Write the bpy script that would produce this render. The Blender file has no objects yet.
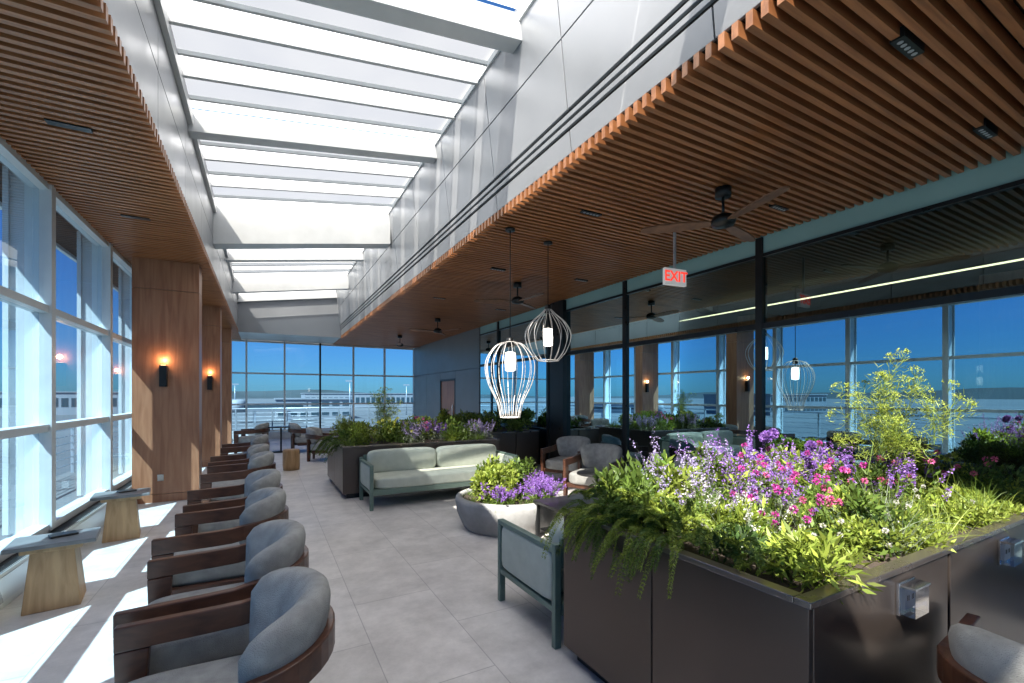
import bpy, math, random
import numpy as np
from mathutils import Vector, Matrix
random.seed(7); rng=np.random.default_rng(7)
sc=bpy.context.scene
sc.view_settings.view_transform='Standard'; sc.view_settings.look='None'; sc.view_settings.exposure=0
ZC=3.65; XF=2.38; XW=5.66; XL=-1.85; XE=-0.78; YF=19.2; YB=-4.0
# ---------------------------------------------------------------- materials
def new(name):
    m=bpy.data.materials.new(name); m.use_nodes=True; nt=m.node_tree
    b=nt.nodes['Principled BSDF']; return m,nt,b
def nd(nt,t,**k):
    n=nt.nodes.new(t)
    for a,v in k.items(): setattr(n,a,v)
    return n
def coords(nt,scale=(1,1,1),kind='Object'):
    tc=nd(nt,'ShaderNodeTexCoord'); mp=nd(nt,'ShaderNodeMapping'); mp.inputs['Scale'].default_value=scale
    nt.links.new(tc.outputs[kind],mp.inputs['Vector']); return mp.outputs['Vector']
def c4(c): return (c[0],c[1],c[2],1)
def simple(name,col,rough=.5,metal=0,var=.12,vs=6,scale=(1,1,1),bump=0,bs=60,rv=.08,spec=.5):
    m,nt,b=new(name); v=coords(nt,scale)
    n=nd(nt,'ShaderNodeTexNoise'); n.inputs['Scale'].default_value=vs; n.inputs['Detail'].default_value=6
    nt.links.new(v,n.inputs['Vector'])
    r=nd(nt,'ShaderNodeMapRange'); r.inputs['From Min'].default_value=.3; r.inputs['From Max'].default_value=.7
    r.inputs['To Min'].default_value=1-var; r.inputs['To Max'].default_value=1+var
    nt.links.new(n.outputs['Fac'],r.inputs['Value'])
    mx=nd(nt,'ShaderNodeVectorMath',operation='SCALE'); mx.inputs[0].default_value=col
    nt.links.new(r.outputs[0],mx.inputs['Scale']); nt.links.new(mx.outputs[0],b.inputs['Base Color'])
    r2=nd(nt,'ShaderNodeMapRange'); r2.inputs['From Min'].default_value=.3; r2.inputs['From Max'].default_value=.7
    r2.inputs['To Min'].default_value=max(.02,rough-rv); r2.inputs['To Max'].default_value=min(1,rough+rv)
    nt.links.new(n.outputs['Fac'],r2.inputs['Value']); nt.links.new(r2.outputs[0],b.inputs['Roughness'])
    b.inputs['Metallic'].default_value=metal; b.inputs['Specular IOR Level'].default_value=spec
    if bump:
        n2=nd(nt,'ShaderNodeTexNoise'); n2.inputs['Scale'].default_value=bs; n2.inputs['Detail'].default_value=3
        nt.links.new(v,n2.inputs['Vector'])
        bp=nd(nt,'ShaderNodeBump'); bp.inputs['Strength'].default_value=bump; bp.inputs['Distance'].default_value=.01
        nt.links.new(n2.outputs['Fac'],bp.inputs['Height']); nt.links.new(bp.outputs[0],b.inputs['Normal'])
    return m
def wood(name,c1,c2,scale,rough=.45,vs=3):
    m,nt,b=new(name); v=coords(nt,scale)
    n=nd(nt,'ShaderNodeTexNoise'); n.inputs['Scale'].default_value=vs; n.inputs['Detail'].default_value=8; n.inputs['Distortion'].default_value=.6
    nt.links.new(v,n.inputs['Vector'])
    cr=nd(nt,'ShaderNodeValToRGB'); cr.color_ramp.elements[0].position=.32; cr.color_ramp.elements[1].position=.68
    cr.color_ramp.elements[0].color=c4(c1); cr.color_ramp.elements[1].color=c4(c2)
    nt.links.new(n.outputs['Fac'],cr.inputs[0]); nt.links.new(cr.outputs[0],b.inputs['Base Color'])
    b.inputs['Roughness'].default_value=rough
    bp=nd(nt,'ShaderNodeBump'); bp.inputs['Strength'].default_value=.15; bp.inputs['Distance'].default_value=.004
    nt.links.new(n.outputs['Fac'],bp.inputs['Height']); nt.links.new(bp.outputs[0],b.inputs['Normal'])
    return m
def glass(name,tint,refl,rcol=(1,1,1),rough=.0):
    m=bpy.data.materials.new(name); m.use_nodes=True; nt=m.node_tree; nt.nodes.clear()
    o=nd(nt,'ShaderNodeOutputMaterial'); t=nd(nt,'ShaderNodeBsdfTransparent'); g=nd(nt,'ShaderNodeBsdfGlossy')
    t.inputs['Color'].default_value=c4(tint); g.inputs['Color'].default_value=c4(rcol); g.inputs['Roughness'].default_value=rough
    lw=nd(nt,'ShaderNodeFresnel'); lw.inputs['IOR'].default_value=1.5
    a=nd(nt,'ShaderNodeMath',operation='ADD',use_clamp=True); a.inputs[1].default_value=refl
    mx=nd(nt,'ShaderNodeMixShader'); nt.links.new(lw.outputs[0],a.inputs[0]); nt.links.new(a.outputs[0],mx.inputs[0])
    nt.links.new(t.outputs[0],mx.inputs[1]); nt.links.new(g.outputs[0],mx.inputs[2]); nt.links.new(mx.outputs[0],o.inputs[0]); return m
def frit(name,transp,col,tcol=(1,1,1),v_=.1):
    m=bpy.data.materials.new(name); m.use_nodes=True; nt=m.node_tree; nt.nodes.clear()
    o=nd(nt,'ShaderNodeOutputMaterial'); t=nd(nt,'ShaderNodeBsdfTransparent'); g=nd(nt,'ShaderNodeBsdfTranslucent')
    g.inputs['Color'].default_value=c4(col); t.inputs['Color'].default_value=c4(tcol)
    v=coords(nt,(1,1,1)); n=nd(nt,'ShaderNodeTexNoise'); n.inputs['Scale'].default_value=1.3; nt.links.new(v,n.inputs['Vector'])
    r=nd(nt,'ShaderNodeMapRange'); r.inputs['To Min'].default_value=1-transp-v_; r.inputs['To Max'].default_value=1-transp+v_
    nt.links.new(n.outputs['Fac'],r.inputs['Value'])
    mx=nd(nt,'ShaderNodeMixShader'); nt.links.new(r.outputs[0],mx.inputs[0])
    nt.links.new(t.outputs[0],mx.inputs[1]); nt.links.new(g.outputs[0],mx.inputs[2]); nt.links.new(mx.outputs[0],o.inputs[0]); return m
def emis(name,col,s):
    m,nt,b=new(name); b.inputs['Base Color'].default_value=c4(col); b.inputs['Emission Color'].default_value=c4(col); b.inputs['Emission Strength'].default_value=s; return m

M_slat=wood('slat_wood',(.20,.074,.026),(.38,.155,.06),(.5,9,4),.42)
M_col=wood('column_wood',(.24,.095,.045),(.36,.165,.085),(6,6,.5),.4)
M_chairwood=wood('dark_walnut',(.05,.02,.012),(.115,.048,.026),(2,6,6),.35)
M_stool=wood('oak_block',(.34,.20,.09),(.50,.32,.16),(7,7,.8),.5)
M_fanw=wood('fan_wood',(.12,.055,.03),(.22,.11,.06),(3,3,3),.5)
M_white=simple('white_frame_paint',(.52,.53,.53),.4,0,.04)
M_alu=simple('aluminium_panel',(.47,.49,.52),.33,.45,.05,2)
M_door=simple('grey_wall_panel',(.17,.175,.18),.4,.2,.05,2)
M_bulk=simple('bulkhead_paint',(.26,.27,.285),.36,.3,.05,1.5)
M_spandrel=simple('teal_spandrel',(.26,.42,.41),.12,0,.05,2)
M_black=simple('black_metal',(.012,.013,.014),.35,.3,.1)
M_darkback=simple('dark_backing',(.015,.01,.008),.9)
M_fabric=simple('grey_fabric',(.36,.36,.34),.9,0,.18,14,bump=.8,bs=260,spec=.2)
M_fabric2=simple('pale_green_fabric',(.46,.49,.42),.9,0,.08,10,bump=.5,bs=240,spec=.2)
M_greenmet=simple('green_frame_metal',(.13,.19,.16),.4,.2,.06)
M_conc=simple('cast_concrete',(.25,.25,.25),.75,0,.25,5,bump=.3,bs=40)
M_stone=simple('grey_stone_top',(.16,.16,.16),.45,0,.2,9)
M_soil=simple('soil',(.03,.02,.014),.95,0,.4,30,bump=1,bs=60)
M_chrome=simple('chrome',(.75,.76,.78),.15,1,.05)
M_pave=simple('apron_concrete',(.13,.135,.14),.85,0,.25,.02)
M_deck=simple('deck_paving',(.16,.16,.16),.8,0,.1,3)
M_bldg=simple('building_cladding',(.28,.29,.31),.6,0,.08,.2)
M_bglass=simple('building_glass',(.04,.07,.09),.15,0,.1)
M_hill=simple('hill_haze_blue',(.04,.055,.06),.95,0,.3,.01)  # blue-grey puts distance haze into the hill colour
M_redsign=emis('sign_red',(.85,.05,.03),1.2)
M_signw=emis('sign_white',(.8,.78,.75),.25)
M_lamp=emis('lamp_glass',(1,.93,.82),5)
M_warm=emis('warm_led',(1,.72,.4),5)
M_glassL=glass('tinted_window_glass',(.28,.45,.60),.0)
M_glassR=glass('reflective_glass_wall',(.22,.38,.42),.52,(.58,.86,.97))
M_glassU=glass('upper_dark_glass',(.30,.48,.52),.10,(.6,.85,.9))
M_sunopen=glass('sun_opening_glass',(.95,.96,.96),.0)  # only for the unseen openings that let direct sun in
M_frit=frit('frit_glass',.20,(.15,.155,.16),(.5,.56,.62))
M_skyglow=frit('sky_glow_strip',.38,(.97,.97,.96))  # white translucent bands stand in for overexposed sky between frit panels
M_roomwall=simple('room_wall',(.10,.06,.04),.5,0,.3,2)
# brushed bronze sheet: soft, nearly uniform
M_bronze=simple('bronze_metal',(.125,.10,.088),.33,.85,.06,1.2,rv=.05)
M_rim=simple('bronze_rim',(.26,.22,.20),.28,.9,.05,4,rv=.03)
# floor tiles
m,nt,b=new('floor_tiles'); M_floor=m; v=coords(nt)
br=nd(nt,'ShaderNodeTexBrick'); br.offset=.5; br.inputs['Scale'].default_value=1; br.inputs['Brick Width'].default_value=1.2; br.inputs['Row Height'].default_value=.6
br.inputs['Mortar Size'].default_value=.0035; br.inputs['Mortar Smooth'].default_value=.2
br.inputs['Color1'].default_value=(.57,.54,.515,1); br.inputs['Color2'].default_value=(.61,.58,.555,1); br.inputs['Mortar'].default_value=(.38,.36,.35,1)
mp=nd(nt,'ShaderNodeMapping'); mp.inputs['Rotation'].default_value=(0,0,math.pi/2); nt.links.new(v,mp.inputs['Vector']); nt.links.new(mp.outputs[0],br.inputs['Vector'])
n=nd(nt,'ShaderNodeTexNoise'); n.inputs['Scale'].default_value=2.6; n.inputs['Detail'].default_value=10; n.inputs['Roughness'].default_value=.74; nt.links.new(v,n.inputs['Vector'])
r=nd(nt,'ShaderNodeMapRange'); r.inputs['From Min'].default_value=.3; r.inputs['From Max'].default_value=.7; r.inputs['To Min'].default_value=.7; r.inputs['To Max'].default_value=1.2
nt.links.new(n.outputs['Fac'],r.inputs['Value']); sm=nd(nt,'ShaderNodeVectorMath',operation='SCALE'); nt.links.new(br.outputs['Color'],sm.inputs[0]); nt.links.new(r.outputs[0],sm.inputs['Scale'])
nt.links.new(sm.outputs[0],b.inputs['Base Color'])
r2=nd(nt,'ShaderNodeMapRange'); r2.inputs['To Min'].default_value=.28; r2.inputs['To Max'].default_value=.62; nt.links.new(n.outputs['Fac'],r2.inputs['Value']); nt.links.new(r2.outputs[0],b.inputs['Roughness'])
# foliage
m=bpy.data.materials.new('foliage'); M_fol=m; m.use_nodes=True; nt=m.node_tree; b=nt.nodes['Principled BSDF']; o=nt.nodes['Material Output']
at=nd(nt,'ShaderNodeAttribute'); at.attribute_name='Col'; b.inputs['Roughness'].default_value=.5; b.inputs['Specular IOR Level'].default_value=.3
nt.links.new(at.outputs['Color'],b.inputs['Base Color']); tr=nd(nt,'ShaderNodeBsdfTranslucent')
sm=nd(nt,'ShaderNodeVectorMath',operation='MULTIPLY'); sm.inputs[1].default_value=(1.35,1.3,.9); nt.links.new(at.outputs['Color'],sm.inputs[0]); nt.links.new(sm.outputs[0],tr.inputs['Color'])
mx=nd(nt,'ShaderNodeMixShader'); mx.inputs[0].default_value=.4; nt.links.new(b.outputs[0],mx.inputs[1]); nt.links.new(tr.outputs[0],mx.inputs[2]); nt.links.new(mx.outputs[0],o.inputs[0])

# ---------------------------------------------------------------- mesh builder
class MB:
    def __init__(s): s.v=[];s.f=[];s.m=[];s.s=[];s.mats=[]
    def mi(s,mat):
        if mat not in s.mats: s.mats.append(mat)
        return s.mats.index(mat)
    def add(s,vs,fs,mat,smooth=False,M=None):
        k=len(s.v); i=s.mi(mat)
        if M is not None: vs=[tuple(M@Vector(p)) for p in vs]
        s.v+= [tuple(p) for p in vs]
        for f in fs: s.f.append([k+j for j in f]); s.m.append(i); s.s.append(smooth)
    def box(s,x0,x1,y0,y1,z0,z1,mat,M=None):
        s.add([(x0,y0,z0),(x1,y0,z0),(x1,y1,z0),(x0,y1,z0),(x0,y0,z1),(x1,y0,z1),(x1,y1,z1),(x0,y1,z1)],
              [(0,3,2,1),(4,5,6,7),(0,1,5,4),(1,2,6,5),(2,3,7,6),(3,0,4,7)],mat,False,M)
    def hexa(s,b,t,mat,M=None):
        s.add(list(b)+list(t),[(0,3,2,1),(4,5,6,7),(0,1,5,4),(1,2,6,5),(2,3,7,6),(3,0,4,7)],mat,False,M)
    def quad(s,a,b,c,d,mat): s.add([a,b,c,d],[(0,1,2,3)],mat)
    def tube(s,pts,r,mat,n=6,M=None):
        P=[Vector(p) for p in pts]; vs=[];fs=[]
        t=(P[1]-P[0]).normalized(); N=t.orthogonal().normalized()
        for i,p in enumerate(P):
            a=P[min(i+1,len(P)-1)]-P[max(i-1,0)]; t=a.normalized(); N=(N-t*N.dot(t)).normalized(); B=t.cross(N)
            rr=r[i] if isinstance(r,(list,tuple)) else r
            for k in range(n):
                an=2*math.pi*k/n; vs.append(p+N*math.cos(an)*rr+B*math.sin(an)*rr)
        for i in range(len(P)-1):
            for k in range(n): k2=(k+1)%n; fs.append((i*n+k,i*n+k2,(i+1)*n+k2,(i+1)*n+k))
        fs.append(tuple(reversed(range(n)))); fs.append(tuple((len(P)-1)*n+k for k in range(n)))
        s.add(vs,fs,mat,True,M)
    def rev(s,prof,mat,n=24,M=None,smooth=True,cap=True):
        vs=[];fs=[]
        for r,z in prof:
            for k in range(n): a=2*math.pi*k/n; vs.append((r*math.cos(a),r*math.sin(a),z))
        for i in range(len(prof)-1):
            for k in range(n): k2=(k+1)%n; fs.append((i*n+k,i*n+k2,(i+1)*n+k2,(i+1)*n+k))
        if cap: fs.append(tuple(reversed(range(n)))); fs.append(tuple((len(prof)-1)*n+k for k in range(n)))
        s.add(vs,fs,mat,smooth,M)
    def band(s,path,th,h,mat,M=None):
        P=[Vector(p) for p in path]; vs=[];fs=[]
        for i,p in enumerate(P):
            t=(P[min(i+1,len(P)-1)]-P[max(i-1,0)]); t.z=0; t.normalize(); N=Vector((-t.y,t.x,0))
            for a,c in ((-1,-1),(1,-1),(1,1),(-1,1)): vs.append(p+N*a*th/2+Vector((0,0,c*h/2)))
        for i in range(len(P)-1):
            for k in range(4): k2=(k+1)%4; fs.append((i*4+k,i*4+k2,(i+1)*4+k2,(i+1)*4+k))
        fs.append((3,2,1,0)); e=(len(P)-1)*4; fs.append((e,e+1,e+2,e+3)); s.add(vs,fs,mat,False,M)
    def sup(s,c,d,mat,p=7,n=10,M=None):
        vs=[];fs=[]
        for ax in range(3):
            for sg in (-1,1):
                k=len(vs)
                for i in range(n+1):
                    for j in range(n+1):
                        u=math.sin((i/n*2-1)*math.pi/2); w=math.sin((j/n*2-1)*math.pi/2)
                        q=[0,0,0]; q[ax]=sg; q[(ax+1)%3]=u; q[(ax+2)%3]=w
                        l=(abs(q[0])**p+abs(q[1])**p+abs(q[2])**p)**(1/p)
                        vs.append((c[0]+q[0]/l*d[0]/2,c[1]+q[1]/l*d[1]/2,c[2]+q[2]/l*d[2]/2))
                for i in range(n):
                    for j in range(n):
                        a=k+i*(n+1)+j; f=(a,a+n+1,a+n+2,a+1); fs.append(f if sg>0 else f[::-1])
        s.add(vs,fs,mat,True,M)
    def mesh(s,name):
        me=bpy.data.meshes.new(name); me.from_pydata(s.v,[],s.f)
        for mt in s.mats: me.materials.append(mt)
        me.polygons.foreach_set('material_index',s.m); me.polygons.foreach_set('use_smooth',s.s); me.update(); return me
    def build(s,name,loc=(0,0,0),rz=0,bevel=0,parent=None): return place(s.mesh(name),name,loc,rz,bevel,parent)
def place(me,name,loc=(0,0,0),rz=0,bevel=0,parent=None):
    o=bpy.data.objects.new(name,me); sc.collection.objects.link(o); o.location=loc; o.rotation_euler=(0,0,rz)
    if parent: o.parent=parent
    if bevel:
        md=o.modifiers.new('bevel','BEVEL'); md.width=bevel; md.segments=2; md.limit_method='ANGLE'; md.angle_limit=math.radians(50)
    return o
def T(x,y,z,rz=0,rx=0,ry=0): return Matrix.Translation((x,y,z))@Matrix.Rotation(rz,4,'Z')@Matrix.Rotation(ry,4,'Y')@Matrix.Rotation(rx,4,'X')

# ---------------------------------------------------------------- ground, floors
b=MB(); b.quad((-3000,-3000,-6),(3000,-3000,-6),(3000,4000,-6),(-3000,4000,-6),M_pave); b.build('ground')
b=MB(); b.box(XL-.3,12,YB-.3,YF+.3,-.3,0,M_floor); b.build('floor')
b=MB(); b.box(XL-1.9,XL-.31,YB-2,YF+2.2,-.3,-.05,M_deck); b.box(XL-.31,12,YF+.31,YF+2.2,-.3,-.05,M_deck); b.build('terrace_deck')
def railing(name,p0,p1):
    b=MB(); p0=Vector(p0);p1=Vector(p1); L=(p1-p0).length; n=int(L/1.3)
    for i in range(n+1):
        p=p0.lerp(p1,i/n); b.box(p.x-.025,p.x+.025,p.y-.025,p.y+.025,-.05,1.08,M_alu)
    for z in (.15,.3,.45,.6,.75,.9): b.tube([p0+Vector((0,0,z)),p1+Vector((0,0,z))],.009,M_alu)
    b.tube([p0+Vector((0,0,1.08)),p1+Vector((0,0,1.08))],.025,M_alu,8); b.build(name)
railing('terrace_railing',(XL-1.8,YB-2,0),(XL-1.8,YF+2.1,0)); railing('terrace_railing',(XL-1.8,YF+2.1,0),(12,YF+2.1,0))

# ---------------------------------------------------------------- left curtain wall
b=MB()
ys=[-3.5+1.9*i for i in range(13)]; ys=[y for y in ys if y<YF]
for y in ys:
    b.box(XL-.28,XL+.02,y,y+.06,.3,ZC+.1,M_white); b.box(XL-.02,XL+.035,y-.02,y+.08,.3,ZC+.1,M_white)
    b.box(XL-.30,XL-.26,y-.03,y+.09,.3,ZC+.1,M_white)
for z in (.32,1.29,2.44,ZC-.02):
    b.box(XL-.12,XL+.015,YB,YF,z-.035,z+.035,M_white)
b.box(XL-.28,XL+.12,YB,YF,0.0,.27,M_white)
for i in range(6): b.box(XL+.02+.016*i,XL+.026+.016*i,YB,YF,.275,.285,M_black)
b.box(XL+.121,XL+.125,YB,YF,.05,.24,M_alu)
b.quad((XL-.06,YB,.3),(XL-.06,YF,.3),(XL-.06,YF,ZC),(XL-.06,YB,ZC),M_glassL)
b.build('window_wall')
# far wall
b=MB()
xs=[XL,-.6,.65,1.9,3.15,4.4]
for i,x in enumerate(xs+[XW]):
    b.box(x-.03,x+.03,YF-.08,YF+.08,0,ZC+1.4 if x<2.3 else ZC,M_white if i!=3 else M_black)
for z in (.3,1.29,2.44,ZC-.03): b.box(XL,XW,YF-.06,YF+.06,z-.03,z+.03,M_white)
b.box(XL,XW,YF-.1,YF+.1,0,.25,M_white)
b.quad((XL,YF,.25),(XW,YF,.25),(XW,YF,ZC),(XL,YF,ZC),M_glassL)
b.build('window_wall')
# rear wall
b=MB(); b.box(XL-.3,12,YB-.2,YB,0,.5,M_col)
for x in (XL,.0,1.9,3.8,XW): b.box(x-.04,x+.04,YB-.15,YB,.5,ZC,M_white)
b.box(XL,XW,YB-.15,YB,2.4,2.48,M_white); b.quad((XL,YB-.1,.5),(XW,YB-.1,.5),(XW,YB-.1,ZC),(XL,YB-.1,ZC),M_glassL); b.box(XW+.05,12,YB-.2,YB,.5,ZC,M_roomwall); b.build('rear_wall')

# ---------------------------------------------------------------- slat ceilings
b=MB(); y=YB
while y<YF:
    b.box(XF-.02,XW-.05,y,y+.042,ZC,ZC+.09,M_slat); y+=.088
for x in (3.0,4.0,5.0): b.box(x,x+.04,YB,YF,ZC+.091,ZC+.115,M_black)
for (x,y) in ((3.3,1.2),(4.9,1.3),(4.9,2.9),(3.2,4.0),(3.3,6.5),(4.9,6.4),(3.2,9),(4.9,9.5),(4.1,.4)):
    b.box(x-.13,x+.13,y-.03,y+.04,ZC-.012,ZC+.05,M_black)
    for k in range(5): b.rev([(.013,0),(.016,.002)],M_alu,8,T(x-.09+.045*k,y+.005,ZC-.0165))
b.box(XF+.03,12,YB,YF+.4,ZC+.13,ZC+.35,M_darkback)
b.build('slat_ceiling')
b=MB(); y=YB
while y<YF:
    b.box(XL-.02,XE+.02,y,y+.042,ZC,ZC+.09,M_slat); y+=.088
for (x,y) in ((-1.3,4.6),(-1.3,6.6),(-1.3,10)):
    b.box(x-.13,x+.13,y-.03,y+.04,ZC-.012,ZC+.05,M_black)
b.box(XL-.75,XE-.03,YB,YF+.4,ZC+.13,ZC+.35,M_darkback)  # runs out past the windows as an added overhang, shortening the sun's reach
b.box(XL-.8,XL-.75,YB,YF+.4,ZC+.08,ZC+.36,M_white)  # outer edge of the added sun-blocking overhang
b.build('slat_ceiling')

# ---------------------------------------------------------------- bulkheads + skylight
ZL=4.86; ZR=5.3; XT=2.2; YS=17.0
def bx(z): return XF+(XT-XF)*(z-ZC-.1)/(ZR-ZC-.1)
b=MB()
levels=[ZC+.10,ZC+.30,ZC+.33,ZC+.37,ZC+.40,ZC+.44,ZC+.47,4.72,ZR+.15]
ysm=[YB+1.45*i for i in range(17)]
for i in range(len(levels)-1):
    z0,z1=levels[i],levels[i+1]
    if i in (1,3,5):
        b.hexa([(bx(z0)+.04,YB,z0),(bx(z0)+.12,YB,z0),(bx(z0)+.12,YF,z0),(bx(z0)+.04,YF,z0)],[(bx(z1)+.04,YB,z1),(bx(z1)+.12,YB,z1),(bx(z1)+.12,YF,z1),(bx(z1)+.04,YF,z1)],M_black)
    elif z1-z0<.15:
        b.hexa([(bx(z0),YB,z0),(bx(z0)+.12,YB,z0),(bx(z0)+.12,YF,z0),(bx(z0),YF,z0)],[(bx(z1),YB,z1),(bx(z1)+.12,YB,z1),(bx(z1)+.12,YF,z1),(bx(z1),YF,z1)],M_bulk)
    else:
        g=.006
        for j in range(len(ysm)-1):
            y0=ysm[j]+g; y1=min(ysm[j+1]-g,YF)
            a,c=z0+g,z1-g
            b.hexa([(bx(a),y0,a),(bx(a)+.1,y0,a),(bx(a)+.1,y1,a),(bx(a),y1,a)],[(bx(c),y0,c),(bx(c)+.1,y0,c),(bx(c)+.1,y1,c),(bx(c),y1,c)],M_bulk)
b.hexa([(XF+.02,YB,ZC+.1),(XF+.11,YB,ZC+.1),(XF+.11,YF,ZC+.1),(XF+.02,YF,ZC+.1)],[(XT+.02,YB,ZR+.2),(XT+.15,YB,ZR+.2),(XT+.15,YF,ZR+.2),(XT+.02,YF,ZR+.2)],M_darkback)
b.build('bulkhead_wall',bevel=.003)
b=MB()
for j in range(len(ysm)-1):
    b.box(XE-.08,XE,ysm[j]+.005,min(ysm[j+1]-.005,YF),ZC+.1,4.3,M_bulk); b.box(XE-.08,XE,ysm[j]+.005,min(ysm[j+1]-.005,YF),4.31,ZL+.1,M_bulk)
b.box(XE-.12,XE-.081,YB,YF,ZC+.1,ZL+.12,M_darkback); b.box(XE+.001,XE+.05,YB,YF,ZL-.12,ZL+.02,M_white)
b.build('bulkhead_wall',bevel=.003)
b=MB() # end bulkhead + soffit
b.hexa([(XE,YS,ZC+.02),(XF,YS,ZC+.02),(XF,YS+.1,ZC+.02),(XE,YS+.1,ZC+.02)],[(XE,YS,ZL+.1),(XT,YS,ZR+.1),(XT,YS+.1,ZR+.1),(XE,YS+.1,ZL+.1)],M_bulk)
b.box(XE,XF,YS+.101,YF+.4,ZC+.02,ZC+.1,M_bulk); b.build('bulkhead_wall')
# skylight
def zs(x): return ZL+(ZR-ZL)*(x-XE)/(XT-XE)
b=MB()
def beam(y0,y1,d,mat=M_white,dl=None,off=0):
    dl=dl or d; x0=XE; x1=XT+.03
    b.hexa([(x0,y0,zs(x0)-dl+off),(x1,y0,zs(x1)-d+off),(x1,y1,zs(x1)-d+off),(x0,y1,zs(x0)-dl+off)],[(x0,y0,zs(x0)+off),(x1,y0,zs(x1)+off),(x1,y1,zs(x1)+off),(x0,y1,zs(x0)+off)],mat)
def pane(y0,y1,mat,h=.05,x0=XE,x1=XT):
    b.quad((x0,y0,zs(x0)+h),(x1,y0,zs(x1)+h),(x1,y1,zs(x1)+h),(x0,y1,zs(x0)+h),mat)
bays=[(-3.9,-1.4),(-1.3,1.2),(1.3,3.8),(4.1,6.35),(6.55,9.2),(9.55,12.0),(12.2,14.4),(14.6,16.9)]
for i,(a,c) in enumerate(bays):
    n=3; w=(c-a)/n
    if i==1: pane(a,.45,M_sunopen,x1=1.55); pane(a,.45,M_skyglow,x0=1.56); pane(.46,c,M_skyglow)  # unseen clear opening, sized so sun falls on the near planter
    if i==2: pane(a,1.9,M_skyglow); pane(1.91,c,M_sunopen,x1=.6); pane(1.91,c,M_skyglow,x0=.61)  # unseen clear opening added to bring sun onto the round planter
    for k in range(n):
        ya=a+k*w; 
        if i not in (1,2):
            pane(ya+.03,ya+w*.62,M_frit); pane(ya+w*.62+.03,ya+w-.03,M_skyglow)
            beam(ya+w*.62-.01,ya+w*.62+.025,.05,M_white,off=.055)
            beam(ya-.02,ya+.025,.09,M_white,off=.056)
for y in (-1.35,1.25,3.95): beam(y-.1,y+.1,.26,off=.06)
beam(6.36,6.54,.26,off=.06); beam(9.21,9.54,.68,dl=.72,off=.061); beam(12.01,12.19,.26,off=.06); beam(14.41,14.59,.5,off=.06)
beam(YS-.1,YS-.003,.3,off=.06)
b.box(XT-.02,XT+.06,YB,YS,ZR-.02,ZR+.09,M_white)
b.hexa([(XE,YB-.1,ZC),(XF,YB-.1,ZC),(XF,YB,ZC),(XE,YB,ZC)],[(XE,YB-.1,ZL+.1),(XT,YB-.1,ZR+.1),(XT,YB,ZR+.1),(XE,YB,ZL+.1)],M_bulk)
b.build('skylight',bevel=.004)

# ---------------------------------------------------------------- wood columns + sconces
def column(y,d=.35):
    b=MB(); x0=XL+.13;x1=-.90
    for z0,z1 in ((.0,.12),(.125,3.2),(3.206,ZC-.002)):
        b.box(x0,x1,y,y+d,z0,z1,M_col)
    b.box(-1.42,-1.34,y-.008,y,.32,.42,M_chrome)
    b.build('wood_column',bevel=.003)
def sconce(x,y,z):
    b=MB(); b.box(x-.045,x+.045,y-.09,y-.001,z-.16,z+.16,M_black); b.box(x-.03,x+.03,y-.075,y-.015,z+.161,z+.164,M_warm); b.build('wall_sconce',bevel=.004)
    l=bpy.data.lights.new('sconce_light','POINT'); l.energy=4; l.color=(1,.6,.32); l.shadow_soft_size=.03
    o=bpy.data.objects.new('sconce_light',l); sc.collection.objects.link(o); o.location=(x,y-.07,z+.24)
column(8.5); column(12.3); column(16.1)
sconce(-1.34,8.5,1.9); sconce(-1.1,12.3,1.9)

# ---------------------------------------------------------------- right reflective glass wall
YG=12.3
b=MB()
yr=[1.1+2.5*k for k in range(-2,5)]
for y in yr: b.box(XW-.04,XW+.08,y-.045,y+.045,0,ZC,M_black)
b.box(XW-.03,XW+.07,YB,YG,2.47,2.54,M_black); b.box(XW-.03,XW+.07,YB,YG,0,.1,M_black); b.box(XW-.03,XW+.07,YB,YG,3.40,3.44,M_black)
b.quad((XW,YB,.1),(XW,YG,.1),(XW,YG,2.5),(XW,YB,2.5),M_glassR)
b.quad((XW,YB,2.505),(XW,YG,2.505),(XW,YG,3.41),(XW,YB,3.41),M_glassU)
b.box(XW-.008,XW+.03,YB,YG,3.441,ZC+.1,M_spandrel)
b.box(XW-.1,XW+.2,7.9,8.4,0,ZC,M_black)
b.build('glass_wall')
b=MB()
for y0,y1 in ((YG+.05,14.3),(15.8,17.4),(17.41,YF-.1)):
    b.box(XW-.02,XW+.1,y0,y1,0,2.45,M_door)
b.box(XW-.02,XW+.1,14.31,15.79,2.2,2.45,M_door); b.box(XW-.02,XW+.1,YG+.05,YF-.1,2.46,ZC+.1,M_door)
b.box(XW-.03,XW+.05,14.3,14.36,0,2.2,M_black); b.box(XW-.03,XW+.05,15.74,15.8,0,2.2,M_black); b.box(XW-.03,XW+.05,14.36,15.74,2.14,2.2,M_black)
b.box(XW,XW+.04,14.37,15.73,.01,2.13,M_col); b.box(XW-.05,XW,14.5,14.53,.8,1.3,M_chrome)
b.build('door_wall',bevel=.004)
# lounge interior beyond the glass
b=MB(); b.box(11.9,12.1,YB,YF,0,ZC,M_roomwall); b.box(XW+.1,12,YF,YF+.2,0,ZC,M_roomwall)
b.box(XW+.1,12,YB,YF,3.46,3.5,M_roomwall)
b.box(8.2,8.225,-1,12,3.28,3.30,M_warm); 
for y in (2,6,10): b.box(9.5,10.1,y,y+.6,0,3.42,M_col)
b.build('lounge_interior')

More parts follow.
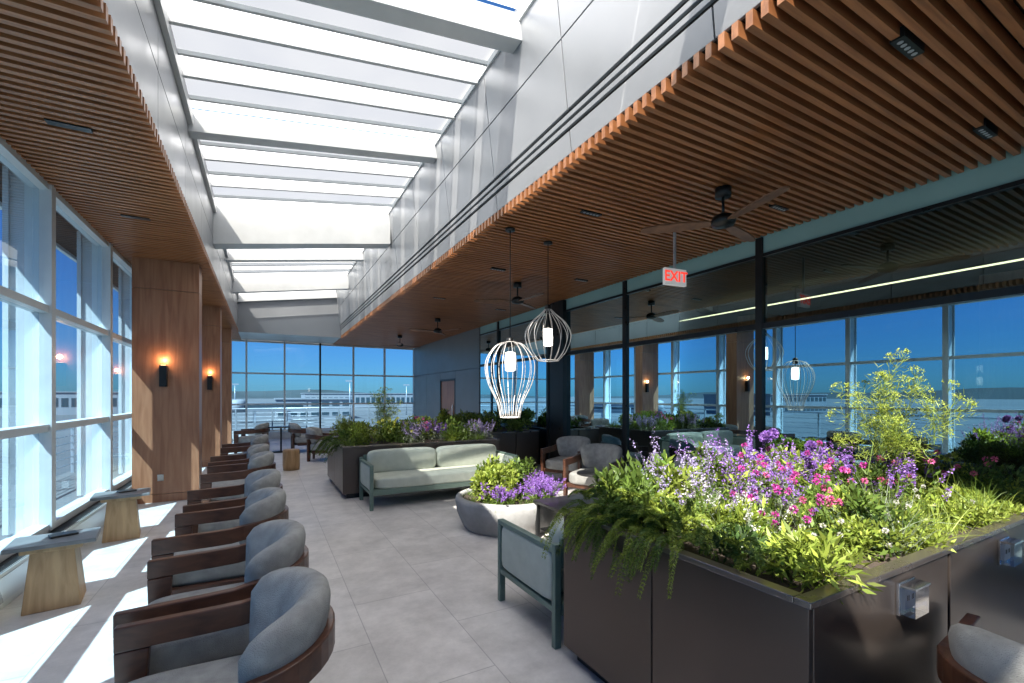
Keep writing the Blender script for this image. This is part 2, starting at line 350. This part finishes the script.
# ---------------------------------------------------------------- furniture
def chair_mesh():
    b=MB(); R=.37
    path=[(-.40,-R,.575),(-.25,-R,.58),(-.05,-R,.585),(.06,-R,.59)]
    for i in range(1,20):
        a=-math.pi/2+math.pi*i/20; path.append((.08+.33*math.cos(a),R*math.sin(a),.60+.02*math.cos(a)))
    path+=[(.06,R,.59),(-.05,R,.585),(-.25,R,.58),(-.40,R,.575)]
    b.band(path,.045,.105,M_chairwood)
    for s in (-1,1):
        y0,y1=sorted((s*(R-.0225),s*(R+.0225)))
        b.hexa([(-.385,y0,0),(-.315,y0,0),(-.315,y1,0),(-.385,y1,0)],[(-.40,y0,.522),(-.28,y0,.522),(-.28,y1,.522),(-.40,y1,.522)],M_chairwood)
        b.box(-.31,.2,y0+.005*s,y1+.005*s-.01*s,.20,.275,M_chairwood)
        M=T(.30,s*.25,0,s*math.radians(55)); b.hexa([(-.03,-.02,0),(.045,-.02,0),(.045,.02,0),(-.03,.02,0)],[(-.07,-.02,.545),(.05,-.02,.545),(.05,.02,.545),(-.07,.02,.545)],M_chairwood,M)
    b.box(-.36,-.325,-.35,.35,.20,.27,M_chairwood); b.box(-.33,.27,-.33,.33,.215,.26,M_darkback)
    b.sup((-.06,0,.345),(.68,.67,.19),M_fabric,6,12)
    NA,NC=22,18; vs=[];fs=[]
    for i in range(NA+1):
        t=i/NA*2-1; a=t*math.radians(84); s=max(.02,(1-abs(t)**7))**.5; hh=(.205-.03*t*t)*(.55+.45*s); th=.078*s
        zc=.62-.02*t*t
        for k in range(NC):
            q=2*math.pi*k/NC; cx=math.copysign(abs(math.cos(q))**.7,math.cos(q)); cz=math.copysign(abs(math.sin(q))**.7,math.sin(q))
            r_=.245+cx*th+ .05*cz*(hh/.2); vs.append((.075+r_*.98*math.cos(a),(r_+.02)*1.05*math.sin(a),zc+cz*hh))
    for i in range(NA):
        for k in range(NC): k2=(k+1)%NC; fs.append((i*NC+k,(i+1)*NC+k,(i+1)*NC+k2,i*NC+k2))
    fs.append(tuple(range(NC))); fs.append(tuple(reversed([NA*NC+k for k in range(NC)])))
    b.add(vs,fs,M_fabric,True)
    return b.mesh('armchair')
CH=chair_mesh()
def chair(x,y,rz=0): place(CH,'armchair',(x,y,0),rz,.006)
for (x,y,r) in ((-.17,2.08,-.04),(-.2,3.0,.02),(-.26,4.2,-.03),(-.27,5.3,.08),(-.3,7.1,.0),(-.35,8.3,.05),(-.35,10.4,.04)):
    chair(x,y,r)
chair(2.42,.36,math.pi+.12); chair(4.55,5.55,.5); chair(4.75,3.95,.1); chair(5.0,6.9,.5)
chair(1.3,12.2,math.pi*.9); chair(1.0,14.4,math.pi); chair(-.3,15,-.2)
def side_table(x,y,rz=0):
    b=MB(); b.hexa([(-.16,-.15,0),(.16,-.15,0),(.16,.15,0),(-.16,.15,0)],[(-.12,-.12,.44),(.12,-.12,.44),(.12,.12,.44),(-.12,.12,.44)],M_stool)
    b.box(-.25,.25,-.19,.19,.475,.505,M_stone); b.box(-.17,.17,-.15,.15,.44,.475,M_stool)
    b.box(-.03,.13,-.02,.09,.506,.520,M_black,T(0,0,0,.3)); b.build('side_table',(x,y,0),rz,.006)
for y in (4.75,6.6,10.9): side_table(-1.42,y,.15)
b=MB(); b.rev([(.16,0),(.17,.1),(.17,.4),(.16,.44)],M_stool,28); b.build('wooden_stool',(.5,10.9,0))
b=MB(); b.rev([(.03,0),(.25,0.0),(.25,.015),(.025,.03),(.025,.7),(.33,.7),(.33,.72)],M_black,28); b.build('cafe_table',(.4,14.5,0))
def sofa(name,x,y,rz,L,nc=3):
    b=MB(); h=L/2
    for sx in (-1,1):
        for yy in (-.40,.36):
            b.box(sx*h-.025,sx*h+.025,yy-.02,yy+.02,0,.60 if yy<0 else .66,M_greenmet)
        b.box(sx*h-.026,sx*h+.026,-.42,.38,.60,.635,M_greenmet); b.box(sx*h-.02,sx*h+.02,-.38,.34,.22,.26,M_greenmet)
        b.sup((sx*(h-.012),-.02,.44),(.075,.70,.33),M_fabric2,9,8)
    b.box(-h+.03,h-.03,-.40,-.36,.2,.28,M_greenmet); b.box(-h+.03,h-.03,.34,.38,.2,.28,M_greenmet); b.box(-h+.03,h-.03,.345,.375,.5,.69,M_greenmet)
    b.box(-h+.05,h-.05,-.359,.339,.24,.28,M_greenmet)
    w=(L-.12)/nc
    b.sup((0,-.05,.355),(L-.13,.70,.17),M_fabric2,9,14)
    for i in range(nc):
        b.sup((-h+.06+w*(i+.5),.23,.595),(w-.008,.20,.36),M_fabric2,6,10)
    b.build(name,(x,y,0),rz,.005)
sofa('outdoor_sofa',2.45,6.85,0,2.3,2)
sofa('outdoor_sofa',2.85,2.74,math.pi,2.45,3)
b=MB(); b.box(-.4,.4,-.35,.35,.40,.43,M_black); 
for sx in (-1,1):
    for sy in (-1,1): b.box(sx*.36-.02,sx*.36+.02,sy*.31-.02,sy*.31+.02,0,.40,M_black)
b.box(-.34,.34,-.29,.29,.1,.12,M_black); b.build('coffee_table',(3.05,4.0,0),0,.004)
b=MB(); b.rev([(.03,0),(.3,0.0),(.3,.015),(.025,.03),(.025,.5),(.28,.5),(.28,.52)],M_black,28); b.build('side_table',(4.1,5.0,0))
b=MB(); b.rev([(.52,0),(.56,.04),(.63,.20),(.65,.33),(.64,.37),(.61,.385),(.58,.385),(.56,.36),(.56,.33)],M_conc,56,cap=False)
b.rev([(0.01,.34),(.57,.34)],M_soil,40,cap=False); b.build('round_planter',(2.65,4.95,0))

def planter(name,x0,x1,y0,y1,z,seamx,seamy):
    b=MB(); b.box(x0+.06,x1-.06,y0+.06,y1-.06,0,.08,M_black)
    g=.004; xs=[x0]+seamx+[x1]; ys=[y0]+seamy+[y1]
    for a,c in zip(xs[:-1],xs[1:]):
        b.box(a+g+.02,c-g,y0,y0+.03,.08,z-.025,M_bronze); b.box(a+g+.02,c-g,y1-.03,y1,.08,z-.025,M_bronze)
    for a,c in zip(ys[:-1],ys[1:]):
        b.box(x0,x0+.03,a+g,c-g,.08,z-.025,M_bronze)
        b.box(x1-.03,x1,a+g,c-g,.08,z-.025,M_bronze)
    b.box(x0+.031,x1-.031,y0+.031,y1-.031,.08,z-.05,M_soil)
    w=.05
    b.box(x0-.006,x1+.006,y0-.006,y0+w,z-.024,z,M_rim); b.box(x0-.006,x1+.006,y1-w,y1+.006,z-.024,z,M_rim)
    b.box(x0-.006,x0+w,y0+w+.002,y1-w-.002,z-.024,z,M_rim); b.box(x1-w,x1+.006,y0+w+.002,y1-w-.002,z-.024,z,M_rim)
    b.build(name,bevel=.003)
planter('raised_planter',1.60,5.0,.845,2.27,.91,[2.72,3.85],[1.55])
planter('raised_planter',1.05,3.75,7.35,9.3,.82,[1.95,2.85],[8.3])
planter('raised_planter',4.2,5.4,8.6,12.1,.82,[4.8],[9.9,11.2])
glassbox=glass('outlet_cover',(.88,.9,.93),.10)
def outlet(x,y,z):
    b=MB(); b.box(x-.07,x+.07,y-.012,y-.002,z-.065,z+.065,M_chrome); b.box(x-.06,x+.06,y-.06,y-.013,z-.06,z+.05,glassbox)
    b.box(x-.045,x+.045,y-.022,y-.0125,z-.045,z+.04,M_white); b.box(x-.066,x+.066,y-.064,y-.0,z+.051,z+.060,M_chrome)
    for q in (-.02,.02):
        b.box(x+q-.008,x+q-.004,y-.024,y-.0225,z-.01,z+.012,M_black);b.box(x+q+.004,x+q+.008,y-.024,y-.0225,z-.01,z+.012,M_black)
    b.build('outlet_box',bevel=.003)
outlet(2.28,.845,.79); outlet(3.40,.845,.79)

# ---------------------------------------------------------------- pendants, fans, exit sign
M_cage=simple('cage_wire',(.62,.59,.56),.4,.2,.05)
def cage(x,y,zt,prof,zl):
    b=MB(); b.rev([(.06,ZC-.03),(.06,ZC-.004)],M_black,20); b.tube([(0,0,ZC-.03),(0,0,zt)],.006,M_black,6)
    P=[]
    for i in range(len(prof)-1):
        p0=prof[max(i-1,0)];p1=prof[i];p2=prof[i+1];p3=prof[min(i+2,len(prof)-1)]
        for k in range(5):
            t=k/5; P.append(tuple(.5*((2*p1[j])+(-p0[j]+p2[j])*t+(2*p0[j]-5*p1[j]+4*p2[j]-p3[j])*t*t+(-p0[j]+3*p1[j]-3*p2[j]+p3[j])*t**3) for j in (0,1)))
    P.append(prof[-1])
    for k in range(16):
        a=2*math.pi*k/16; b.tube([(r*math.cos(a),r*math.sin(a),z) for r,z in P],.0038,M_cage,5)
    for r,z in (prof[0],prof[-1]):
        b.tube([(r*math.cos(q*math.pi/12),r*math.sin(q*math.pi/12),z) for q in range(25)],.006,M_cage,5)
    b.rev([(.02,zt-.1),(.045,zt-.1),(.045,zt),(.01,zt+.02)],M_black,16)
    b.rev([(.02,zl-.12),(.06,zl-.11),(.065,zl),(.06,zl+.11),(.02,zl+.12)],M_lamp,20); b.tube([(0,0,zt-.1),(0,0,zl+.1)],.006,M_black)
    b.build('pendant_lamp',(x,y,0))
cage(2.63,4.85,2.30,[(.05,2.26),(.18,2.21),(.30,2.02),(.28,1.78),(.16,1.52),(.12,1.34)],2.02)
cage(3.3,5.03,2.80,[(.035,2.76),(.10,2.69),(.24,2.56),(.31,2.40),(.25,2.2),(.14,2.07)],2.38)
def fan(x,y,rot):
    b=MB(); b.rev([(.075,ZC-.09),(.075,ZC-.003)],M_black,20); b.tube([(0,0,ZC-.09),(0,0,ZC-.27)],.014,M_black,8)
    b.rev([(.03,ZC-.25),(.09,ZC-.28),(.12,ZC-.33),(.10,ZC-.37),(.03,ZC-.39)],M_black,24)
    for k in range(3):
        M=T(0,0,ZC-.34,rot+k*2*math.pi/3,math.radians(10)); prof=[(.1,.035),(.2,.06),(.4,.08),(.62,.072),(.74,.05),(.78,.02)]
        vs=[];fs=[]
        for xx,w in prof: vs+=[(xx,-w,-.008),(xx,w,-.008),(xx,w,.008),(xx,-w,.008)]
        for i in range(len(prof)-1):
            for q in range(4): q2=(q+1)%4; fs.append((i*4+q,i*4+q2,(i+1)*4+q2,(i+1)*4+q))
        fs+=[(3,2,1,0),(20,21,22,23)]; b.add(vs,fs,M_fanw,False,M)
    b.build('ceiling_fan',(x,y,0))
fan(3.96,2.9,.25); fan(4.0,7.1,.6); fan(4.0,11.4,1.0); fan(4.0,15.2,.2)
b=MB(); b.box(-.165,.165,-.02,.02,-.1,.1,M_signw); b.box(-.015,.015,-.012,.012,.1,ZC-3.0,M_alu); so=b.build('exit_sign',(4.3,3.8,3.02),-.1,.004)
cu=bpy.data.curves.new('exit_text','FONT'); cu.body='EXIT'; cu.size=.17; cu.extrude=.002; cu.align_x='CENTER'; cu.align_y='CENTER'; cu.offset=.003
to=bpy.data.objects.new('exit_text',cu); sc.collection.objects.link(to); bpy.context.view_layer.update()
me=bpy.data.meshes.new_from_object(to); bpy.data.objects.remove(to); me.materials.clear(); me.materials.append(M_redsign)
o=place(me,'letters',(0,-.024,0)); o.rotation_euler=(math.pi/2,0,0); o.parent=so

# ---------------------------------------------------------------- foliage
def nrm(a): return a/np.maximum(np.linalg.norm(a,axis=-1,keepdims=True),1e-6)
class Fol:
    def __init__(s): s.V=[];s.F=[];s.C=[];s.n=0
    def leaves(s,P,D,L,W,C,fold=.25):
        N=len(P); D=nrm(D); S=nrm(np.cross(D,rng.normal(size=(N,3)))); Nn=np.cross(S,D); L=np.broadcast_to(L,(N,))[:,None]; W=np.broadcast_to(W,(N,))[:,None]
        mid=P+D*L*.45; v=np.stack([P,mid+S*W/2+Nn*W*fold,P+D*L,mid-S*W/2+Nn*W*fold],1)
        s.V.append(v.reshape(-1,3)); s.C.append(np.repeat(C,4,0)); s.F.append(np.arange(4*N).reshape(N,4)+s.n); s.n+=4*N
    def blades(s,P,D,L,W,droop,C,K=4):
        N=len(P); D=nrm(D); S=nrm(np.cross(D,np.array([0,0,1.])+rng.normal(size=(N,3))*.3)); L=np.broadcast_to(L,(N,))[:,None]; W=np.broadcast_to(W,(N,))[:,None]; dr=np.broadcast_to(droop,(N,))[:,None]
        rows=[]
        for k in range(K+1):
            t=k/K; p=P+D*L*t+np.array([0,0,-1.])*dr*L*t*t; w=W/2*(1-t*.92)*(.6+.8*t if t<.5 else 1)
            rows+= [p-S*w,p+S*w]
        v=np.stack(rows,1); R=2*(K+1); s.V.append(v.reshape(-1,3)); s.C.append(np.repeat(C,R,0))
        base=(np.arange(N)*R)[:,None]+s.n
        for k in range(K): s.F.append(base+np.array([[2*k,2*k+1,2*k+3,2*k+2]]))
        s.n+=N*R
    def build(s,name):
        V=np.concatenate(s.V).astype(np.float32); F=np.concatenate(s.F).astype(np.int32); C=np.concatenate(s.C)
        me=bpy.data.meshes.new(name); me.vertices.add(len(V)); me.vertices.foreach_set('co',V.ravel())
        me.loops.add(F.size); me.loops.foreach_set('vertex_index',F.ravel()); me.polygons.add(len(F)); me.polygons.foreach_set('loop_start',np.arange(len(F),dtype=np.int32)*4)
        me.update(calc_edges=True)
        a=me.color_attributes.new('Col','FLOAT_COLOR','POINT'); a.data.foreach_set('color',np.concatenate([C,np.ones((len(C),1))],1).astype(np.float32).ravel())
        me.materials.append(M_fol); return place(me,name)
def cols(c1,c2,n,v=.35):
    t=rng.random((n,1)); return np.clip((np.array(c1)*(1-t)+np.array(c2)*t)*(1+v*(rng.random((n,1))*2-1)),0,1)
G_dark=((.025,.05,.012),(.05,.095,.025)); G_mid=((.055,.10,.018),(.12,.18,.035)); G_lime=((.14,.20,.028),(.25,.30,.055)); G_silver=((.14,.17,.13),(.23,.27,.20))
PURP=((.15,.07,.34),(.30,.16,.50)); PINK=((.50,.06,.24),(.62,.20,.38)); MAG=((.36,.03,.26),(.46,.07,.33)); WHT=((.42,.42,.42),(.5,.5,.48)); YEL=((.30,.33,.05),(.42,.42,.08)); LAV=((.27,.22,.44),(.38,.33,.55))
def bush(F,c,r,h,n,L,W,g,k=9):
    c=np.array(c); subs=c+np.stack([rng.uniform(-1,1,k)*r*.7,rng.uniform(-1,1,k)*r*.7,rng.uniform(.15,.8,k)*h],1); br=rng.uniform(.6,1.3,(k,1))
    i=rng.integers(0,k,n); d=nrm(rng.normal(size=(n,3))+np.array([0,0,.4])); rad=rng.random((n,1))**.45
    P=subs[i]+d*rad*np.array([r*.45,r*.45,h*.38]); P[:,2]=np.maximum(P[:,2],c[2]-.02)
    F.leaves(P,d*.7+rng.normal(size=(n,3))*.5+np.array([0,0,.25]),L*rng.uniform(.6,1.3,n),W*rng.uniform(.7,1.2,n),np.clip(cols(*g,n)*br[i],0,1))
def grass(F,c,r,h,n,W,g,droop=.5,spread=.6):
    P=np.array(c)+np.stack([rng.normal(size=n)*r*.4,rng.normal(size=n)*r*.4,np.zeros(n)],1)
    F.blades(P,np.stack([rng.normal(size=n)*spread,rng.normal(size=n)*spread,np.ones(n)],1),h*rng.uniform(.6,1.3,n),W,droop*rng.uniform(.3,1.3,n),cols(*g,n))
def stems(F,c,r,h,n,g,spread=.3):
    P=np.array(c)+np.stack([rng.normal(size=n)*r*.5,rng.normal(size=n)*r*.5,np.zeros(n)],1)
    D=nrm(np.stack([rng.normal(size=n)*spread,rng.normal(size=n)*spread,np.ones(n)],1)); L=h*rng.uniform(.6,1.3,n)
    F.blades(P,D,L,.005,.08,cols(*g,n),K=3); return P,D,L
def spikes(F,c,r,h,n,fc,g=G_silver,m=26,sp=.3,fl=.016):
    P,D,L=stems(F,c,r,h,n,g,sp)
    t=rng.uniform(.68,1.02,(n,m)); Q=P[:,None]+D[:,None]*(L[:,None]*t)[...,None]+np.array([0,0,-.08])*(L[:,None]*t*t)[...,None]+rng.normal(size=(n,m,3))*.006
    Q=Q.reshape(-1,3); F.leaves(Q,rng.normal(size=Q.shape)+np.array([0,0,.3]),fl,fl*.7,cols(*fc,len(Q)))
    t=rng.uniform(.05,.6,(n,8)); Q=(P[:,None]+D[:,None]*(L[:,None]*t)[...,None]).reshape(-1,3); F.leaves(Q,rng.normal(size=Q.shape)+np.array([0,0,.5]),.045,.008,cols(*g,len(Q)))
def heads(F,c,r,h,n,fc,rad=.025,m=45,g=G_mid,sp=.3):
    P,D,L=stems(F,c,r,h,n,g,sp); T_=P+D*L[:,None]+np.array([0,0,-.08])*L[:,None]
    d=nrm(rng.normal(size=(n,m,3))+np.array([0,0,.25])); Q=(T_[:,None]+d*rad*.35).reshape(-1,3)
    F.leaves(Q,d.reshape(-1,3),rad*.8,rad*.4,cols(*fc,len(Q)))
    t=rng.uniform(.1,.8,(n,7)); Q=(P[:,None]+D[:,None]*(L[:,None]*t)[...,None]).reshape(-1,3); F.leaves(Q,rng.normal(size=Q.shape)+np.array([0,0,.3]),.055,.018,cols(*g,len(Q)))
def fronds(F,p,dirs,L,droop,g,m=26,pl=.05):
    for d in dirs:
        d=nrm(np.array(d,float)); l=L*random.uniform(.6,1.2); dr=droop*random.uniform(.7,1.3); p0=np.array(p)+rng.normal(size=3)*np.array([.06,.12,.02])
        F.blades(p0[None],d[None],l,.006,dr,cols(*g,1),K=6)
        t=np.linspace(.08,1,m); C=p0+d*l*t[:,None]+np.array([0,0,-1])*dr*l*(t**2)[:,None]; tan=nrm(d+np.array([0,0,-2])*dr*t[:,None])
        s=nrm(np.cross(tan,[0,0,1.]+rng.normal(size=3)*.3))
        for sg in (-1,1):
            D=s*sg+tan*.8; F.leaves(C,D+rng.normal(size=D.shape)*.15,pl*(1.15-t*.7),pl*.22,cols(*g,m))
            for q in (.35,.6,.8):
                for s2 in (-1,1):
                    F.leaves(C+nrm(D)*(pl*(1.15-t*.7)*q)[:,None],D+tan*1.2*s2+rng.normal(size=D.shape)*.4,pl*.35,pl*.1,cols(*g,m))
def fennel(F,c,h,n):
    for i in range(n):
        p=np.array(c)+rng.normal(size=3)*np.array([.06,.06,0]); D=nrm(np.array([random.uniform(-.22,.22),random.uniform(-.22,.22),1.])); l=h*random.uniform(.7,1.05)
        F.blades(p[None],D[None],l,.013,.03,cols((.1,.17,.04),(.15,.22,.06),1),K=5)
        tips=[(p+D*l,D)]
        for k in range(6):
            t=random.uniform(.35,.9); q=p+D*l*t; d=nrm(D+rng.normal(size=3)*.65); ll=h*random.uniform(.15,.3); d[2]=abs(d[2]); F.blades(q[None],d[None],ll,.007,.05,cols((.1,.17,.04),(.15,.22,.06),1)); tips.append((q+d*ll,d))
            m=70; tt=rng.random((m,1)); F.leaves(q+d*ll*tt+rng.normal(size=(m,3))*.025,rng.normal(size=(m,3))+d,.055,.004,cols(*G_lime,m))
        for q,d in tips:
            m=14; dd=nrm(d+rng.normal(size=(m,3))*.5); rl=random.uniform(.04,.07); F.blades(np.repeat(q[None],m,0),dd,rl,.0025,0,cols((.15,.22,.04),(.2,.3,.06),m),K=2)
            e=np.repeat(q+dd*rl,6,0)+rng.normal(size=(m*6,3))*.005; F.leaves(e,rng.normal(size=e.shape)+np.array([0,0,1]),.009,.007,cols((.20,.28,.05),(.36,.40,.08),len(e)))
# bed 1
Z=.86
F=Fol()
for i in range(46):
    x=random.uniform(1.75,4.9); y=random.uniform(.95,2.15); g=random.choice([G_mid,G_lime,G_lime,G_mid,G_dark]); h=random.uniform(.10,.26)
    bush(F,(x,y,Z),random.uniform(.12,.22),h,480,random.choice([.03,.045,.06]),.016,g)
for i in range(14):
    bush(F,(random.uniform(2.3,4.8),random.uniform(.98,1.2),Z),.15,random.uniform(.07,.15),480,.035,.014,G_lime)
for i in range(8): bush(F,(random.uniform(1.8,3.8),random.uniform(1.7,2.15),Z),.2,random.uniform(.26,.36),600,.06,.024,random.choice([G_mid,G_lime]))
F.build('leafy_shrub')
F=Fol()
for i in range(66):
    x=random.uniform(1.75,4.9); y=random.uniform(.95,2.15); grass(F,(x,y,Z),.10,random.uniform(.16,.36),60,.0055,random.choice([G_mid,G_lime,G_silver]),.5,.5)
for i in range(8): grass(F,(random.uniform(2.0,3.4),random.uniform(1.0,1.15),Z),.06,.16,60,.007,G_lime,.8,.6)
F.build('ornamental_grass')
F=Fol()
for i in range(11): fronds(F,(1.72,random.uniform(1.5,2.2),Z+.06),[(-1,random.uniform(-.6,.6),random.uniform(.2,.9)) for _ in range(6)],.26,random.uniform(.8,1.3),random.choice([G_mid,G_lime]),pl=.035)
for i in range(13): fronds(F,(1.80,random.uniform(1.4,2.15),Z+.1),[(random.uniform(-.8,.6),random.uniform(-.8,.6),random.uniform(.6,1.4)) for _ in range(6)],.30,.6,random.choice([G_mid,G_lime]),pl=.035)
for i in range(3): fronds(F,(1.80,random.uniform(1.1,1.4),Z+.04),[(-.4,random.uniform(-.6,.6),.8) for _ in range(4)],.16,.8,G_lime,pl=.03)
F.build('trailing_fern')
F=Fol()
for (x,y,h,c) in ((2.15,1.75,.36,LAV),(2.35,1.6,.38,PURP),(2.5,1.85,.42,LAV),(2.05,1.5,.28,WHT),(2.7,1.7,.38,PURP),(2.3,2.05,.44,LAV),(2.75,2.0,.44,PURP),(2.5,1.5,.34,PURP),(2.0,1.9,.36,LAV)): spikes(F,(x,y,Z),.2,h,26,c,G_silver,fl=.013)
for (x,y,h) in ((3.3,1.7,.38),(3.6,1.9,.42),(4.1,1.6,.34),(3.1,2.05,.44),(3.5,1.35,.32)): spikes(F,(x,y,Z),.18,h,24,PURP,G_mid,m=30,fl=.014)
F.build('lavender_plant')
F=Fol()
for (x,y,h) in ((2.6,1.35,.32),(2.85,1.55,.34),(2.5,1.6,.34),(3.0,1.75,.38),(2.25,1.35,.26)): heads(F,(x,y,Z),.2,h,11,random.choice([MAG,PINK]),.019)
for (x,y,h) in ((3.3,1.4,.34),(3.7,1.4,.34),(4.1,1.25,.32),(4.5,1.4,.32)): heads(F,(x,y,Z),.2,h,6,PINK,.02)
for (x,y,h) in ((2.1,1.15,.14),(2.4,1.1,.16),(2.9,1.1,.18),(3.4,1.1,.2)): heads(F,(x,y,Z),.1,h,7,random.choice([PINK,WHT]),.013)
F.build('pink_flowers')
F=Fol(); heads(F,(3.05,1.95,Z),.16,.42,8,PURP,.038,150); heads(F,(3.45,1.7,Z),.12,.4,5,PURP,.036,150); F.build('allium_flowers')
F=Fol(); fennel(F,(3.5,1.42,Z),.92,5); fennel(F,(3.85,1.5,Z),.75,2); F.build('fennel_plant')
# bed 2
Z=.78; F=Fol()
for i in range(26): bush(F,(random.uniform(1.2,3.6),random.uniform(7.5,9.1),Z),.24,random.uniform(.2,.4),420,.065,.03,random.choice([G_mid,G_lime,G_lime]))
F.build('leafy_shrub')
F=Fol()
for i in range(16): grass(F,(random.uniform(1.15,3.6),random.uniform(7.45,9.1),Z),.12,.35,60,.012,random.choice([G_mid,G_lime]),.6)
for i in range(6): fronds(F,(1.1,random.uniform(7.5,9),Z+.05),[(-1,random.uniform(-.5,.5),.5) for _ in range(4)],.3,1.1,G_mid)
F.build('ornamental_grass')
F=Fol()
for i in range(9): spikes(F,(random.uniform(2.2,3.6),random.uniform(7.5,8.3),Z),.18,.34,22,random.choice([LAV,PURP,LAV]),G_silver,fl=.022)
for i in range(5): heads(F,(random.uniform(1.3,2.6),random.uniform(7.5,8.3),Z),.2,.38,8,random.choice([PINK,YEL]),.028)
F.build('lavender_plant')
F=Fol(); fennel(F,(1.75,8.1,Z),.95,6); fennel(F,(1.3,8.6,Z),.5,3); F.build('fennel_plant')
# bed 3
F=Fol()
for i in range(15): bush(F,(random.uniform(4.35,5.25),random.uniform(8.8,11.9),Z),.24,random.uniform(.25,.4),350,.08,.04,random.choice([G_mid,G_lime]))
F.build('leafy_shrub')
# round planter
Z=.34; F=Fol()
for i in range(17):
    a=random.uniform(0,6.28); r=random.uniform(0,.42); bush(F,(2.65+r*math.cos(a),4.95+r*math.sin(a),Z),.17,random.uniform(.25,.46),420,.06,.035,random.choice([G_lime,G_mid,G_lime]))
for i in range(8):
    a=i*.785; grass(F,(2.65+.48*math.cos(a),4.95+.48*math.sin(a),Z),.08,.2,40,.01,G_mid,.9,.8)
F.build('leafy_shrub')
F=Fol()
for i in range(10):
    a=random.uniform(-2.4,.4); r=.46; spikes(F,(2.65+r*math.cos(a),4.95+r*math.sin(a),Z),.12,.25,28,PURP,G_mid,m=30,fl=.018,sp=.45)
F.build('lavender_plant')

# ---------------------------------------------------------------- outside world
def building(name,x,y,w,d,h,fl=2):
    b=MB(); z0=-6; b.box(-w/2,w/2,-d/2,d/2,0,h,M_bldg)
    for k in range(fl):
        zz=h*(k+.35)/fl; n=int(w/3)
        for i in range(n): b.box(-w/2+(i+.15)*w/n,-w/2+(i+.85)*w/n,-d/2-.06,-d/2-.01,zz,zz+h/fl*.4,M_bglass)
    b.box(-w/2-.4,w/2+.4,-d/2-.4,d/2+.4,h,h+.4,M_bldg); b.build(name,(x,y,z0))
building('terminal_building',14,165,22,16,6.5,2); building('hangar',-60,260,60,30,9,1); building('hangar',60,300,80,30,9,1); building('terminal_building',-180,120,40,30,8,2)
def jet_bridge(x,y,rz):
    b=MB(); b.box(-9,9,-1.3,1.3,3.2,5.8,M_bldg); b.box(-8,8,-1.34,-1.301,4.2,5.0,M_bglass); b.box(4,4.6,-1,1,0,3.2,M_alu); b.rev([(2,3),(2,6.2),(1.2,6.6)],M_bldg,20,T(-9,0,0)); b.box(-5,-4.6,-1,1,0,3.2,M_alu); b.build('jet_bridge',(x,y,-6),rz)
jet_bridge(2,150,.2); jet_bridge(-70,90,.9)
for (x,y) in ((22,140),(-10,200),(-90,100),(50,180),(-45,140),(-120,60)):
    b=MB(); b.tube([(0,0,0),(0,0,12)],[.25,.12],M_alu,8); b.box(-1.2,1.2,-.2,.2,11.8,12.3,M_alu); b.build('light_mast',(x,y,-6))
b=MB(); vs=[];fs=[]; N=160
for i in range(N+1):
    a=2*math.pi*i/N; h=18+10*math.sin(a*5)+6*math.sin(a*13+1)+3*math.sin(a*31); R=1500
    vs+=[(R*math.cos(a),R*math.sin(a),-6),((R+80)*math.cos(a),(R+80)*math.sin(a),-6+h*.8)]
for i in range(N): fs.append((2*i,2*i+1,2*i+3,2*i+2))
b.add(vs,fs,M_hill,True); b.build('hills')

# ---------------------------------------------------------------- light
s=Vector((-.5,-.38,.78)).normalized()
w=bpy.data.worlds.new('World'); sc.world=w; w.use_nodes=True; nt=w.node_tree; bg=nt.nodes['Background']
sky=nd(nt,'ShaderNodeTexSky'); sky.sky_type='NISHITA'; sky.sun_disc=False; sky.sun_elevation=math.asin(s.z); sky.sun_rotation=math.atan2(s.x,s.y); sky.air_density=1; sky.dust_density=.3; sky.ozone_density=1.0
ml=nd(nt,'ShaderNodeVectorMath',operation='MULTIPLY'); ml.inputs[1].default_value=(.30,.58,.90)
nt.links.new(sky.outputs[0],ml.inputs[0]); nt.links.new(ml.outputs[0],bg.inputs[0]); bg.inputs[1].default_value=.23
l=bpy.data.lights.new('sun','SUN'); l.energy=25; l.angle=math.radians(.5); l.color=(1,.94,.84)
o=bpy.data.objects.new('sun',l); sc.collection.objects.link(o); o.rotation_euler=(-s).to_track_quat('-Z','Y').to_euler()
# ---------------------------------------------------------------- camera
cd=bpy.data.cameras.new('camera'); cd.sensor_width=36; cd.lens=451/1024*36; cd.shift_y=54.5/1024; cd.clip_end=6000; cd.clip_start=.05
co=bpy.data.objects.new('camera',cd); sc.collection.objects.link(co); co.location=(0,0,1.6); co.rotation_euler=(math.radians(90),0,math.radians(-28.7)); sc.camera=co
